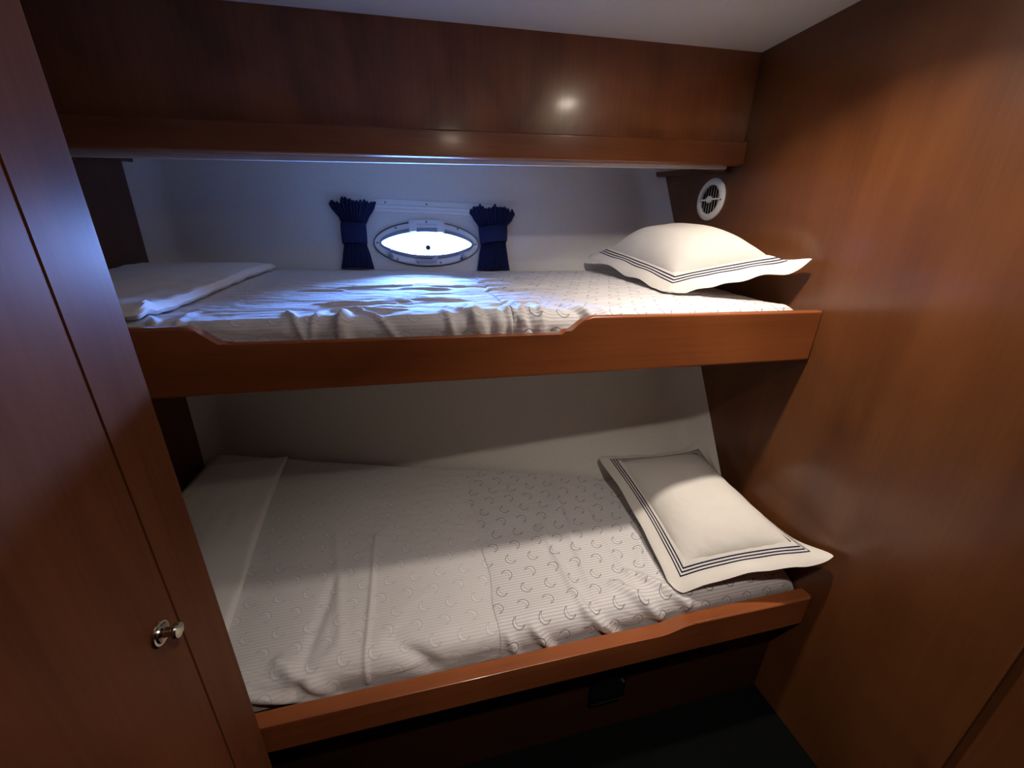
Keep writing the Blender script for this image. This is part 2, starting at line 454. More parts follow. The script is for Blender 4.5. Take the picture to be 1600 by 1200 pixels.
# ------------------------------------------------------------------ berths
def ease(x0, z0, x1, z1, n=7):
    return [(x0 + (x1-x0)*i/n, z0 + (z1-z0)*(0.5 - 0.5*math.cos(PI*i/n))) for i in range(n+1)]
ub = thing('upper_berth', 'upper bunk with a cherry board dipping low in its middle, under the porthole', 'bunk', (0.1, 0.8, -0.29))
top = [(XL+0.004, -0.158)] + ease(-0.405, -0.158, -0.335, -0.198) + ease(0.300, -0.1945, 0.372, -0.157) + [(XR-0.001, -0.158)]
poly = top + [(XR-0.001, -0.288), (XL+0.004, -0.288)]
finish('lee_board', prism(poly, 'Y', 0.784, 0.808, 0.0055, 3), M_board, ub)
def slab(z0, z1, y0, x0, x1, n=150, gap=0.006):
    bm = bmesh.new()
    xs = [x0 + (x1-x0)*i/n for i in range(n+1)]
    T, B = [], []
    for x in xs:
        def bk(z):
            y = hull(x, z)
            for xe, sg in ((XR, 1), (XL, -1)):
                d = (xe + 0.012*sg - x)*sg
                if d < 0.09: y -= (0.098 if sg > 0 else 0.055)*min(1.0, (0.09-d)/0.09)**1.6
            return y - gap
        T.append((bm.verts.new((x, y0, z1)), bm.verts.new((x, bk(z1), z1))))
        B.append((bm.verts.new((x, y0, z0)), bm.verts.new((x, bk(z0), z0))))
    for i in range(n):
        bm.faces.new((T[i][0], T[i+1][0], T[i+1][1], T[i][1]))
        bm.faces.new((B[i][0], B[i][1], B[i+1][1], B[i+1][0]))
        bm.faces.new((T[i][0], B[i][0], B[i+1][0], T[i+1][0]))
        bm.faces.new((T[i][1], T[i+1][1], B[i+1][1], B[i][1]))
    for k in (0, n): bm.faces.new((T[k][0], T[k][1], B[k][1], B[k][0]))
    return bm
finish('base_board', slab(-0.272, -0.245, 0.8085, XL+0.004, XR-0.002, gap=0.006), M_white, ub, smooth=False)  # unseen underside, made white to bounce light onto the hull liner

lb = thing('lower_berth', 'lower bunk with a straight cherry front rail above the dark floor', 'bunk', (0.1, 0.8, FLz))
rt = [(XL+0.004, -0.920), (0.45, -0.920)] + ease(0.535, -0.922, 0.625, -0.905) + [(XR-0.001, -0.903)]
poly = rt + [(XR-0.001, -1.005), (XL+0.004, -1.005)]
finish('front_rail', prism(poly, 'Y', 0.582, 0.616, 0.007, 4), M_board, lb)
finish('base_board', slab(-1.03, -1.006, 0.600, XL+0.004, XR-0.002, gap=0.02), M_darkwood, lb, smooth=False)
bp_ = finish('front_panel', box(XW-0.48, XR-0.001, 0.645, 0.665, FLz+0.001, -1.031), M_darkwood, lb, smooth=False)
lt = finish('latch', box(0.395, 0.500, 0.632, 0.645, -1.225, -1.100, 0.012, 3), M_black, lb)
pb2 = bmesh.new()
add_lathe(pb2, [(0.006, 0), (0.006, 0.004), (0.003, 0.007), (0, 0.0075)], frame_mat(Vector((0.487, 0.632, -1.143)), Vector((1, 0, 0)), Vector((0, 0, 1)), Vector((0, -1, 0))), 16)
finish('pin', pb2, M_chrome, lt)['label'] = 'tiny bright chrome pin'

# ------------------------------------------------------------------ bedding
def fold_sum(folds, x, t):
    s = 0.0
    for (x0, t0, x1, t1, amp, w) in folds:
        dx_, dt = x1-x0, t1-t0
        L2 = dx_*dx_ + dt*dt
        k = ((x-x0)*dx_ + (t-t0)*dt)/L2
        kk = max(0.0, min(1.0, k))
        ex, et = x - (x0+kk*dx_), t - (t0+kk*dt)
        d2 = ex*ex + et*et
        if d2 < 9*w*w:
            e = math.exp(-d2/(w*w))
            s += 1.35*amp*e*(0.35 + 0.65*math.sin(PI*min(1, max(0, 0.15+0.7*kk))))
    return s

class Bed:
    """sheet over a mattress: front drop, rounded front edge, top running back to the hull side"""
    def __init__(s, yf, zb, zf, zbk, r, folds, seed, rip, riplen):
        s.yf, s.zb, s.zf, s.zbk, s.r, s.folds, s.seed, s.rip, s.riplen = yf, zb, zf, zbk, r, folds, seed, rip, riplen
        s.h1 = zf - r - zb
        s.h2 = s.h1 + PI/2*r
    def back(s, x):
        y = hull(x, s.zbk)
        for xe, sg in ((XR, 1), (XL, -1)):
            d = (xe + 0.012*sg - x)*sg
            if d < 0.09: y -= (0.098 if sg > 0 else 0.055)*min(1.0, (0.09-d)/0.09)**1.6
        return y - 0.012
    def length(s, x): return s.h2 + s.back(x) - (s.yf + s.r)
    def pt(s, x, t, off=0.0):
        if t < s.h1:
            y, z, n = s.yf, s.zb + t, Vector((0, -1, 0))
        elif t < s.h2:
            a = (t - s.h1)/s.r
            y = s.yf + s.r*(1 - math.cos(a)); z = s.zf - s.r + s.r*math.sin(a)
            n = Vector((0, -math.cos(a), math.sin(a)))
        else:
            y = s.yf + s.r + t - s.h2
            k = (y - s.yf - s.r)/0.6
            z = s.zf + (s.zbk - s.zf)*smoothstep(0, 1.0, k)
            n = Vector((0, 0, 1))
        p = Vector((x, y, z))
        # ends of the mattress roll down
        for xe, sg in ((XR-0.004, 1), (XL+0.006, -1)):
            d = (xe - x)*sg
            if d < 0.06: p.z -= 0.035*((0.06-d)/0.06)**2 * smoothstep(s.zb, s.zf, z)
        w = noise.noise(Vector((x*2.2+s.seed, t*2.6, 0.3)))*0.006
        rp = noise.fractal(Vector((x*s.riplen[0]+s.seed+2.0*noise.noise(Vector((x*3, t*4, s.seed))), t*s.riplen[1], 1.7)), 0.9, 2.0, 3)*s.rip
        fe = math.exp(-((t - s.h2*0.8)/0.05)**2)
        pk = noise.noise(Vector((x*16 - t*9 + s.seed, t*3.0, 5.0)))
        w += rp + 0.0075*fe*pk*abs(pk)*2.0 + fold_sum(s.folds, x, t)
        q = p + n*(w + off)
        q.y = max(q.y, s.yf - 0.015)
        q.y = min(q.y, hull_f(q.x, q.z) - 0.009)
        return q
    def mesh(s, x0, x1, nx, ny, off=0.0, wob=0.0, flip_edge=False):
        def fn(a, b):
            x, t = s.xt(x0, x1, a, b, wob)
            o = off
            if flip_edge: o = off*(0.6 + 0.4*smoothstep(0.0, 0.015, a)) + 0.0005
            return s.pt(x, t, o)
        def uvf(a, b):
            x, t = s.xt(x0, x1, a, b, wob)
            return (x + 2.0, t + 1.0)
        return grid_mesh(nx, ny, fn, uvf)
    def xt(s, x0, x1, a, b, wob):
        xl = x0
        if wob: xl = x0 + wob*math.sin(b*5.0) + 0.004*math.sin(b*23)
        x = xl + (x1 - xl)*a
        L = s.length(x)
        return x, L*b

def mattress_body(bed, zb, inset=0.016):
    bm = bmesh.new()
    n = 24; x0, x1 = XL+0.012, XR-0.012
    secs = []
    for i in range(n+1):
        x = x0 + (x1-x0)*i/n
        ts = [0, bed.h1*0.5, bed.h1] + [bed.h1 + (bed.h2-bed.h1)*k/4 for k in range(1, 5)]
        L = bed.length(x)
        ts += [bed.h2 + (L-bed.h2)*k/8 for k in range(1, 9)]
        pts = [bed.pt(x, t, -inset) for t in ts]
        pts[-1].y -= 0.015
        pts.append(Vector((x, min(pts[-1].y, hull(x, zb) - 0.09), zb)))
        pts[0].z = zb
        secs.append(pts)
    L = add_loops(bm, secs)
    bm.faces.new(L[0]); bm.faces.new(list(reversed(L[-1])))
    return bm

lowfolds = [
    (0.36, 0.05, 0.33, 0.36, 0.006, 0.010), (0.40, 0.10, 0.42, 0.55, 0.005, 0.012), (0.52, 0.10, 0.50, 0.40, 0.004, 0.010),
    (-0.16, 0.02, -0.165, 0.42, 0.005, 0.006), (-0.30, 0.02, -0.26, 0.30, -0.006, 0.014), (-0.40, 0.05, -0.20, -0.02, 0.010, 0.014),
    (0.55, 0.13, 0.78, 0.62, 0.006, 0.014), (0.36, 0.08, 0.44, 0.00, 0.012, 0.012), (0.46, 0.13, 0.56, 0.03, 0.011, 0.013),
    (0.52, 0.15, 0.64, 0.05, 0.010, 0.012), (0.22, 0.07, 0.27, 0.0, 0.010, 0.011), (0.16, 0.06, 0.18, 0.0, 0.007, 0.010),
    (-0.10, 0.10, -0.02, 0.03, -0.010, 0.020), (-0.34, 0.10, -0.24, 0.02, 0.010, 0.016), (0.30, 0.30, 0.62, 0.72, 0.004, 0.02),
    (-0.28, 0.45, -0.22, 0.12, 0.004, 0.012), (0.60, 0.45, 0.70, 0.70, -0.004, 0.02)]
upfolds = [(0.20, 0.0, 0.185, 0.14, 0.005, 0.006)]
rr = random.Random(3)
for k in range(26):
    x = -0.45 + 1.0*rr.random(); t = 0.03 + 0.03*rr.random()
    upfolds.append((x, t-0.03, x + rr.uniform(-0.10, 0.02), t + rr.uniform(0.05, 0.14), rr.uniform(0.003, 0.007), rr.uniform(0.006, 0.010)))
for k in range(16):
    x = -0.30 + 0.55*rr.random(); t = 0.12 + 0.35*rr.random()
    upfolds.append((x, t, x + rr.uniform(0.08, 0.2), t + rr.uniform(-0.03, 0.05), rr.uniform(0.002, 0.004), rr.uniform(0.005, 0.009)))

lower = Bed(0.632, -0.945, -0.868, -0.812, 0.045, lowfolds, 3.7, 0.0022, (5.0, 11.0))
upper = Bed(0.826, -0.235, -0.158, -0.118, 0.030, upfolds, 11.2, 0.0030, (9.0, 24.0))

m_low = finish('mattress', mattress_body(lower, -1.004), M_foam, None, (0.1, 1.0, -1.0))
tag(m_low, 'wide mattress of the lower bunk covered in pale grey printed cotton', 'mattress', None)
finish('fitted_sheet', lower.mesh(XL+0.006, 0.150, 260, 200), M_sheet, m_low, sharp=80, wn=False)
m_up = finish('mattress', mattress_body(upper, -0.243), M_foam, None, (0.1, 1.1, -0.24))
tag(m_up, 'thin mattress of the upper bunk in pale printed cotton lit blue by the porthole', 'mattress', None)
finish('fitted_sheet', upper.mesh(XL+0.006, 0.210, 260, 180), M_sheet, m_up, sharp=80, wn=False)
s_low = finish('bed_sheet', lower.mesh(0.135, XR-0.006, 240, 220, 0.0035, 0.006, True), M_sheet2, None, (0.55, 0.9, -0.86), sharp=80, wn=False)
tag(s_low, 'striped sheet with bold dark crescents on the right half of the lower bunk', 'sheet')
s_up = finish('bed_sheet', upper.mesh(0.195, XR-0.006, 220, 180, 0.0035, 0.006, True), M_sheet2, None, (0.6, 1.1, -0.14), sharp=80, wn=False)
tag(s_up, 'striped crescent sheet on the right part of the upper bunk under the pillow', 'sheet')

def flat_pad(corners, th, seed, bed, puff=0.0, nx=50, ny=50):
    """folded linen lying on the sheet: corners (x,y) front-left, front-right, back-right, back-left"""
    bm = bmesh.new()
    def base(u, v):
        a = Vector(corners[0]).lerp(Vector(corners[1]), u); b = Vector(corners[3]).lerp(Vector(corners[2]), u)
        return a.lerp(b, v)
    def surf(u, v, up):
        p = base(u, v)
        t = bed.h2 + p.y - (bed.yf + bed.r)
        z = bed.pt(p.x, max(t, bed.h2*0.9), 0.0).z
        d = min(u, 1-u, v, 1-v)
        edge = min(1.0, d/0.05)
        prof = math.sqrt(max(0.0, 1 - (1-edge)**2))
        if up:
            w = noise.noise(Vector((u*3+seed, v*3, 2)))*0.004 + noise.noise(Vector((u*9+seed, v*7, 4)))*0.0018
            return Vector((p.x, p.y, z + 0.005 + th*(0.5 + 0.5*prof) + (puff*math.sin(PI*v)**0.6 if puff else 0)*math.sin(PI*min(1, 0.1+0.8*u)) + w*edge))
        return Vector((p.x, p.y, z + 0.005 + th*0.5*(1-prof)))
    T = [[bm.verts.new(surf(i/nx, j/ny, True)) for j in range(ny+1)] for i in range(nx+1)]
    B = [[bm.verts.new(surf(i/nx, j/ny, False)) for j in range(ny+1)] for i in range(nx+1)]
    for i in range(nx):
        for j in range(ny):
            bm.faces.new((T[i][j], T[i+1][j], T[i+1][j+1], T[i][j+1])); bm.faces.new((B[i][j], B[i][j+1], B[i+1][j+1], B[i+1][j]))
    for i in range(nx):
        bm.faces.new((T[i][0], B[i][0], B[i+1][0], T[i+1][0])); bm.faces.new((T[i][ny], T[i+1][ny], B[i+1][ny], B[i][ny]))
    for j in range(ny):
        bm.faces.new((T[0][j], T[0][j+1], B[0][j+1], B[0][j])); bm.faces.new((T[nx][j], B[nx][j], B[nx][j+1], T[nx][j+1]))
    return bm
p_up = finish('folded_blanket', flat_pad([(-0.825, 0.835), (-0.492, 0.835), (-0.44, 1.46), (-0.79, 1.46)], 0.020, 1.0, upper, 0.014), M_linen, None, (-0.64, 1.1, -0.12))
tag(p_up, 'flat folded white blanket on the left end of the upper bunk', 'blanket', 'folded white blankets at the left ends of the bunks')
p_low = finish('folded_blanket', flat_pad([(-0.825, 0.70), (-0.462, 0.70), (-0.520, 1.46), (-0.77, 1.44)], 0.016, 5.0, lower, 0.004), M_linen, None, (-0.64, 1.1, -0.85))
tag(p_low, 'flat folded white blanket on the left end of the lower bunk', 'blanket', 'folded white blankets at the left ends of the bunks')

def make_pillow(label, bed, P, Ht, Hb, seed, origin, curl, pinch=0.016, FL=0.052, lift=0.03):
    """P: front-left, front-right, back-right, back-left corners of the hem; a puffed body inside a flat striped hem"""
    root = thing('pillow', label, 'pillow', origin, 'white pillows with navy striped hems')
    P = [Vector(p) for p in P]
    W = ((P[1]-P[0]).length + (P[2]-P[3]).length)/2; D = ((P[3]-P[0]).length + (P[2]-P[1]).length)/2
    nrm = ((P[1]-P[0]).cross(P[3]-P[0])).normalized()
    nrm = (nrm + ((P[2]-P[3]).cross(P[2]-P[1])).normalized()*0.5 + Vector((0, 0, 1.0))).normalized()
    cen = (P[0]+P[1]+P[2]+P[3])/4
    def plane(u, v):
        p = P[0].lerp(P[1], u).lerp(P[3].lerp(P[2], u), v)
        # hem edges pull in between the corners
        ku, kv = 4*v*(1-v), 4*u*(1-u)
        inw = Vector(((0.5-u)*2, 0, 0))
        e1 = (P[1]-P[0]).normalized(); e2 = (P[3]-P[0]).normalized()
        p = p + e1*((0.5-u)*2*pinch*ku) + e2*((0.5-v)*2*pinch*kv)
        edge = 1 - min(1, min(u*W, (1-u)*W, v*D, (1-v)*D)/FL)
        wv_ = noise.noise(Vector((u*5+seed, v*5, 1.0)))*0.012*edge
        p = p + nrm*(wv_ + curl(u, v)*edge + lift*(1 - edge)**0.8)
        cd = min(u*W, (1-u)*W) + min(v*D, (1-v)*D)
        if cd < 0.035:                               # softly rounded hem corners
            p = p + (cen - p).normalized()*0.013*((0.035-cd)/0.035)**2
        return p
    fu, fv = FL/W, FL/D
    def rest(p, gap):
        t = bed.h2 + p.y - (bed.yf + bed.r)
        zb_ = bed.pt(p.x, max(bed.h2*0.85, t), 0.0045).z + gap if p.y > bed.yf else -9
        p = Vector((min(p.x, XR-0.004), min(p.y, hull(p.x, p.z) - 0.012), max(p.z, zb_)))
        return p
    def dist(u, v): return min(u*W, (1-u)*W, v*D, (1-v)*D)
    def body(u, v, sgn):
        a = 2*u-1; b = 2*v-1
        uu = fu + (1-2*fu)*u; vv = fv + (1-2*fv)*v
        g = max(0.0, (1-abs(a)**2.6)*(1-abs(b)**2.6))
        h = (Ht if sgn > 0 else Hb)*g**0.55
        w = 0.0
        if sgn > 0:
            rim = math.exp(-((1-max(abs(a), abs(b)))/0.22)**2)
            w = noise.noise(Vector((u*14+seed, v*14, 3)))*0.004*rim*g**0.3 + noise.noise(Vector((u*3+seed, v*3, 7)))*0.006*g
        return rest(plane(uu, vv) + nrm*(sgn*h + w), 0.0035 if sgn < 0 else 0.006)
    n = 56
    bm = bmesh.new()
    def es(i): # cluster samples at the rim
        x = i/n; return 0.5 - 0.5*math.cos(PI*x) if True else x
    T = [[bm.verts.new(body(es(i), es(j), 1)) for j in range(n+1)] for i in range(n+1)]
    B = [[None]*(n+1) for _ in range(n+1)]
    for i in range(n+1):
        for j in range(n+1):
            B[i][j] = T[i][j] if i in (0, n) or j in (0, n) else bm.verts.new(body(es(i), es(j), -1))
    for i in range(n):
        for j in range(n):
            bm.faces.new((T[i][j], T[i+1][j], T[i+1][j+1], T[i][j+1])); bm.faces.new((B[i][j], B[i][j+1], B[i+1][j+1], B[i+1][j]))
    finish('cushion', bm, M_case, root, sharp=80, wn=False)
    # hem: flat ring, two faces thick, UV.x = distance from its outer edge
    bm = bmesh.new(); uvl = bm.loops.layers.uv.new('UVMap')
    NE = 40; NR = 8
    def ring(dd):
        du_, dv_ = dd/W, dd/D
        pts = []
        for s_ in range(4):
            for k in range(NE):
                q = k/NE
                lo_u, hi_u, lo_v, hi_v = du_, 1-du_, dv_, 1-dv_
                # slightly rounded outer corners
                if s_ == 0: uvp = (lo_u + (hi_u-lo_u)*q, lo_v)
                elif s_ == 1: uvp = (hi_u, lo_v + (hi_v-lo_v)*q)
                elif s_ == 2: uvp = (hi_u - (hi_u-lo_u)*q, hi_v)
                else: uvp = (lo_u, hi_v - (hi_v-lo_v)*q)
                pts.append(uvp)
        return pts
    ds = [FL*1.12*k/NR for k in range(NR+1)]
    rows_t, rows_b = [], []
    for d in ds:
        hh = 0.0016 if d > 0 else 0.0
        bulge = max(0.0, (d-FL*0.55)/(FL*0.57))
        rt_, rb_ = [], []
        for (u, v) in ring(d):
            rr_ = plane(u, v)
            cx = 0.0
            rt_.append(bm.verts.new(rest(rr_ + nrm*(hh + 0.010*bulge**1.5), 0.007)))
            rb_.append(bm.verts.new(rest(rr_ - nrm*hh, 0.0045)) if d > 0 else rt_[-1])
        rows_t.append(rt_); rows_b.append(rb_)
    N4 = 4*NE
    for r in range(NR):
        for k in range(N4):
            k2 = (k+1) % N4
            f = bm.faces.new((rows_t[r][k], rows_t[r][k2], rows_t[r+1][k2], rows_t[r+1][k]))
            for lp, dd in zip(f.loops, (ds[r], ds[r], ds[r+1], ds[r+1])): lp[uvl].uv = (dd, 0)
            vs = [rows_b[r][k], rows_b[r+1][k], rows_b[r+1][k2], rows_b[r][k2]]
            f = bm.faces.new(vs)
            for lp in f.loops: lp[uvl].uv = (0, 0)
    finish('hem', bm, M_hem, root, sharp=80, wn=False)['label'] = 'flat white hem with three thin navy lines'
    return root

def curl_up(u, v):
    # hem bent up against the bulkhead at the right-hand corner
    return 0.028*smoothstep(0.82, 1.0, u)*smoothstep(0.3, 0.0, v)
make_pillow('puffy white pillow with navy striped hem on the upper bunk below the round vent', upper,
            [(0.705, 1.015, -0.150), (0.984, 0.822, -0.060), (0.978, 1.36, -0.030), (0.625, 1.445, -0.062)], 0.098, 0.080, 2.0, (0.83, 1.15, -0.14), curl_up, 0.012)
def curl_low(u, v):
    return 0.025*smoothstep(0.8, 1.0, u)*smoothstep(0.25, 0.0, v) + 0.03*smoothstep(0.8, 1.0, u)*smoothstep(0.8, 1.0, v) - 0.045*smoothstep(0.8, 1.0, u)*math.sin(PI*v)
make_pillow('white pillow with navy striped hem on the lower bunk leaning against the right wall', lower,
            [(0.598, 0.636, -0.862), (0.990, 0.552, -0.758), (0.965, 1.055, -0.690), (0.592, 1.125, -0.730)], 0.062, 0.085, 9.0, (0.8, 0.85, -0.85), curl_low, 0.018, 0.052, 0.016)

# ------------------------------------------------------------------ porthole
win = finish('window_1', (lambda bm: (add_loops(bm, [
    [PP(u, v, -0.008) for u, v in lens(0.164, 0.053, k=0.75)],
    [PP(u, v, 0.0035) for u, v in lens(0.164, 0.053, k=0.75)],
    [PP(u, v, 0.0085) for u, v in lens(0.168, 0.058, k=0.8)],
    [PP(u, v, 0.0085) for u, v in lens(0.180, 0.073, k=0.9)],
    [PP(u, v, 0.0045) for u, v in lens(0.184, 0.077, k=0.9)],
    [PP(u, v, 0.0005) for u, v in lens(0.184, 0.077, k=0.9)], [PP(u, v, -0.008) for u, v in lens(0.172, 0.062, k=0.85)]], closed=True), bm)[1])(bmesh.new()), M_alu, None, (C0.x, C0.y, C0.z))
struct(win)
gk = bmesh.new()
add_loops(gk, [[PP(u, v, 0.0085) for u, v in lens(0.1845, 0.0775, k=0.9)], [PP(u, v, 0.0086) for u, v in lens(0.1855, 0.0785, k=0.9)],
               [PP(u, v, 0.0002) for u, v in lens(0.1865, 0.0795, k=0.9)]])
for v in gk.verts: pass
finish('seal', gk, M_gasket, win)
fr = bmesh.new()
add_loops(fr, [[PP(u, v, -0.006) for u, v in lens(0.158, 0.041, k=0.45)], [PP(u, v, 0.011) for u, v in lens(0.1575, 0.0405, k=0.45)],
               [PP(u, v, 0.013) for u, v in lens(0.1600, 0.043, k=0.5)], [PP(u, v, 0.013) for u, v in lens(0.1625, 0.0495, k=0.65)],
               [PP(u, v, 0.006) for u, v in lens(0.1640, 0.0525, k=0.7)], [PP(u, v, -0.006) for u, v in lens(0.1640, 0.0525, k=0.7)]], closed=True)
sash = finish('sash', fr, simple('blue_grey_metal', (0.30, 0.32, 0.40), 0.35, 0.1), win)
gl = bmesh.new()
gv = [gl.verts.new(PP(u, v, -0.002)) for u, v in lens(0.1585, 0.0415, k=0.45)]
gl.faces.new(gv)
finish('pane', gl, M_glass, win, smooth=False)
kb = bmesh.new()
add_lathe(kb, [(0.0095, -0.001), (0.0095, 0.004), (0.007, 0.007), (0, 0.0075)], frame_mat(PP(0.002, -0.012, 0), du, dv, nn), 20)
finish('pull', kb, M_gasket, sash)
for us in (-0.048, 0.050):
    hb = bmesh.new()
    r = bmesh.ops.create_cube(hb, size=1.0)
    for v in hb.verts: v.co = PP(us + v.co.x*0.026, 0.0555 + v.co.y*0.034, 0.014 + v.co.z*0.012)
    bmesh.ops.bevel(hb, geom=list(hb.edges), offset=0.003, segments=2, affect='EDGES')
    finish('hinge', hb, M_alu, win)
hb = bmesh.new(); bmesh.ops.create_cube(hb, size=1.0)
for v in hb.verts: v.co = PP(0.001 + v.co.x*0.128*(1.0 if v.co.y < 0 else 0.96), 0.0735 + v.co.y*0.018, 0.0105 + v.co.z*0.012)
bmesh.ops.bevel(hb, geom=list(hb.edges), offset=0.003, segments=2, affect='EDGES')
finish('hinge_plate', hb, M_alu, win)
for (u, v, n_) in ((0.0, 0.0735, 0.0165), (-0.108, 0.053, 0.0085), (0.110, 0.054, 0.0085), (-0.172, 0.0, 0.0085), (0.172, 0.0, 0.0085), (-0.105, -0.056, 0.0085), (0.118, -0.052, 0.0085), (-0.035, -0.066, 0.0085), (0.045, -0.066, 0.0085)):
    sb = bmesh.new()
    add_lathe(sb, [(0.0038, -0.001), (0.0038, 0.001), (0.002, 0.0018), (0, 0.002)], frame_mat(PP(u, v, n_), du, dv, nn), 14)
    finish('screw', sb, M_screw, win)
for us in (-0.128, 0.128):
    db_ = bmesh.new()
    add_lathe(db_, [(0.009, 0.008), (0.009, 0.015), (0.006, 0.020), (0.006, 0.026), (0.0, 0.027)], frame_mat(PP(us, -0.047, 0), du, dv, nn), 20)
    bmesh.ops.create_cube(db_, size=1.0, matrix=PF @ Matrix.Translation((us, -0.034, 0.020)) @ Matrix.Diagonal((0.006, 0.028, 0.006, 1)))
    finish('dog', db_, simple('dog_metal', (0.30, 0.31, 0.38), 0.35, 0.6), win)
lv = bmesh.new()
bmesh.ops.create_cube(lv, size=1.0, matrix=PF @ Matrix.Translation((-0.005, -0.062, 0.016)) @ Matrix.Diagonal((0.075, 0.012, 0.008, 1)))
bmesh.ops.create_cube(lv, size=1.0, matrix=PF @ Matrix.Translation((0.022, -0.058, 0.022)) @ Matrix.Rotation(0.7, 4, 'Z') @ Matrix.Diagonal((0.036, 0.009, 0.008, 1)))
bmesh.ops.bevel(lv, geom=list(lv.edges), offset=0.002, segments=2, affect='EDGES')
finish('latch', lv, simple('latch_metal', (0.5, 0.5, 0.55), 0.3, 0.7), win)

# ------------------------------------------------------------------ curtain rail and curtains
def hp(x, z, n=0.0):
    """point on the hull side pushed n metres into the cabin"""
    return Vector((x, hull(x, z), z)) + nn*n
def strip(x0, x1, zc0, zc1, half, prof):
    """rail: prof = list of (across, proud) swept from x0 to x1"""
    bm = bmesh.new(); secs = []
    N = 20
    for i in range(N+1):
        x = x0 + (x1-x0)*i/N; zc = zc0 + (zc1-zc0)*i/N
        secs.append([hp(x, zc + a, p) for a, p in prof])
    L = add_loops(bm, secs)
    bm.faces.new(L[0]); bm.faces.new(list(reversed(L[-1])))
    return bm
rl = finish('curtain_rail', strip(-0.20, 0.30, 0.100, 0.093, 0.02, [(-0.021, 0.0005), (-0.021, 0.006), (-0.016, 0.0095), (-0.011, 0.006), (-0.006, 0.006), (-0.003, 0.0085), (0.001, 0.006), (0.004, 0.004), (0.017, 0.004), (0.020, 0.003), (0.020, 0.0005)]), M_white, None, (0.05, 1.56, 0.09), sharp=50)
tag(rl, 'slim white plastic curtain rail screwed above the porthole', 'curtain rail')
for xs in (-0.090, 0.052):
    sb = bmesh.new(); q = hp(xs, 0.107 - 0.014*(xs+0.118), 0.004)
    add_lathe(sb, [(0.0032, -0.001), (0.0032, 0.001), (0.0015, 0.0018), (0, 0.002)], frame_mat(q, du, dv, nn), 12)
    finish('screw', sb, M_screw, rl)

def curtain(label, prof, band, seed, pleats, origin):
    """prof: (z, x_left, x_right) from the top down; pleated cloth standing off the hull side"""
    root = thing('curtain', label, 'curtain', origin, 'navy curtains beside the porthole')
    zs = [p[0] for p in prof]
    def at(z):
        for a, b in zip(prof, prof[1:]):
            if a[0] >= z >= b[0]:
                k = smoothstep(0, 1, (a[0]-z)/(a[0]-b[0]))*0.5 + 0.5*(a[0]-z)/(a[0]-b[0])
                return a[1]+(b[1]-a[1])*k, a[2]+(b[2]-a[2])*k
        return prof[-1][1:]
    zt, zb_ = zs[0], zs[-1]
    bm = bmesh.new()
    NX, NZ = 150, 60
    def pt(i, j):
        u = i/NX; z = zt + (zb_-zt)*j/NZ
        xl, xr = at(z)
        ph = 2*PI*pleats*u + 1.3*math.sin(7*u+seed) + 0.5*noise.noise(Vector((u*4, z*9, seed)))
        wid = (xr-xl)
        amp = 0.006 if band[0] >= z >= band[1] else 0.009
        x = xl + wid*u + 0.10*wid/pleats*math.sin(ph)
        ctr = math.sin(PI*u)
        n = 0.0155 + 0.012*ctr + amp*(0.5+0.5*math.cos(ph))*(0.35+0.65*ctr)
        top = 1 - j/NZ
        jag = max(0.0, (top-0.86)/0.14)
        zz = z + jag*(0.010*noise.noise(Vector((u*13+seed, 0.5, 0))) + 0.008*noise.noise(Vector((u*31+seed, 2.5, 0))) + 0.002*math.cos(ph) + 0.006*(ctr-0.6))
        # thinner at the tie
        k = math.exp(-((z-(band[0]+band[1])/2)/0.035)**2)
        n = n*(1-0.25*k)
        return hp(x, zz, n)
    V = [[bm.verts.new(pt(i, j)) for j in range(NZ+1)] for i in range(NX+1)]
    for i in range(NX):
        for j in range(NZ):
            bm.faces.new((V[i][j], V[i+1][j], V[i+1][j+1], V[i][j+1]))
    dr_ = finish('drape', bm, M_navy, root, sharp=70, wn=False)
    so = dr_.modifiers.new('cloth', 'SOLIDIFY'); so.thickness = 0.0015; so.offset = 0
    # tieback band round the waist
    bm = bmesh.new(); loops = []
    NB = 40
    for (q, rad) in ((0.0, 0.0), (0.06, 0.004), (0.3, 0.005), (0.6, 0.005), (0.94, 0.004), (1.0, 0.0)):
        lp = []
        for k in range(NB):
            a = 2*PI*k/NB
            z = band[0] + (band[1]-band[0])*q
            xl, xr = at(z); cx = (xl+xr)/2; hw = (xr-xl)/2 + 0.001 + rad*0.5
            zz = z + band[2]*math.cos(a)
            lp.append(hp(cx + hw*math.cos(a), zz, 0.023 + (0.019+rad)*(math.copysign(abs(math.sin(a))**0.7, math.sin(a)))))
        loops.append(lp)
    add_loops(bm, loops)
    tb_ = finish('tieback', bm, M_navy2, root, sharp=60)
    return root
curtain('navy tied-back curtain at the left of the porthole',
        [(0.098, -0.276, -0.120), (0.085, -0.270, -0.125), (0.045, -0.243, -0.150), (0.025, -0.236, -0.160), (-0.038, -0.236, -0.160), (-0.075, -0.243, -0.150), (-0.118, -0.252, -0.142)],
        (0.028, -0.038, 0.0), 1.0, 13, (-0.2, 1.52, -0.11))
curtain('navy tied-back curtain at the right of the porthole with a fanned top',
        [(0.092, 0.205, 0.368), (0.078, 0.203, 0.372), (0.060, 0.214, 0.362), (0.030, 0.234, 0.335), (-0.030, 0.238, 0.331), (-0.075, 0.228, 0.334), (-0.118, 0.220, 0.338)],
        (0.030, -0.026, 0.006), 4.0, 14, (0.29, 1.5, -0.11))

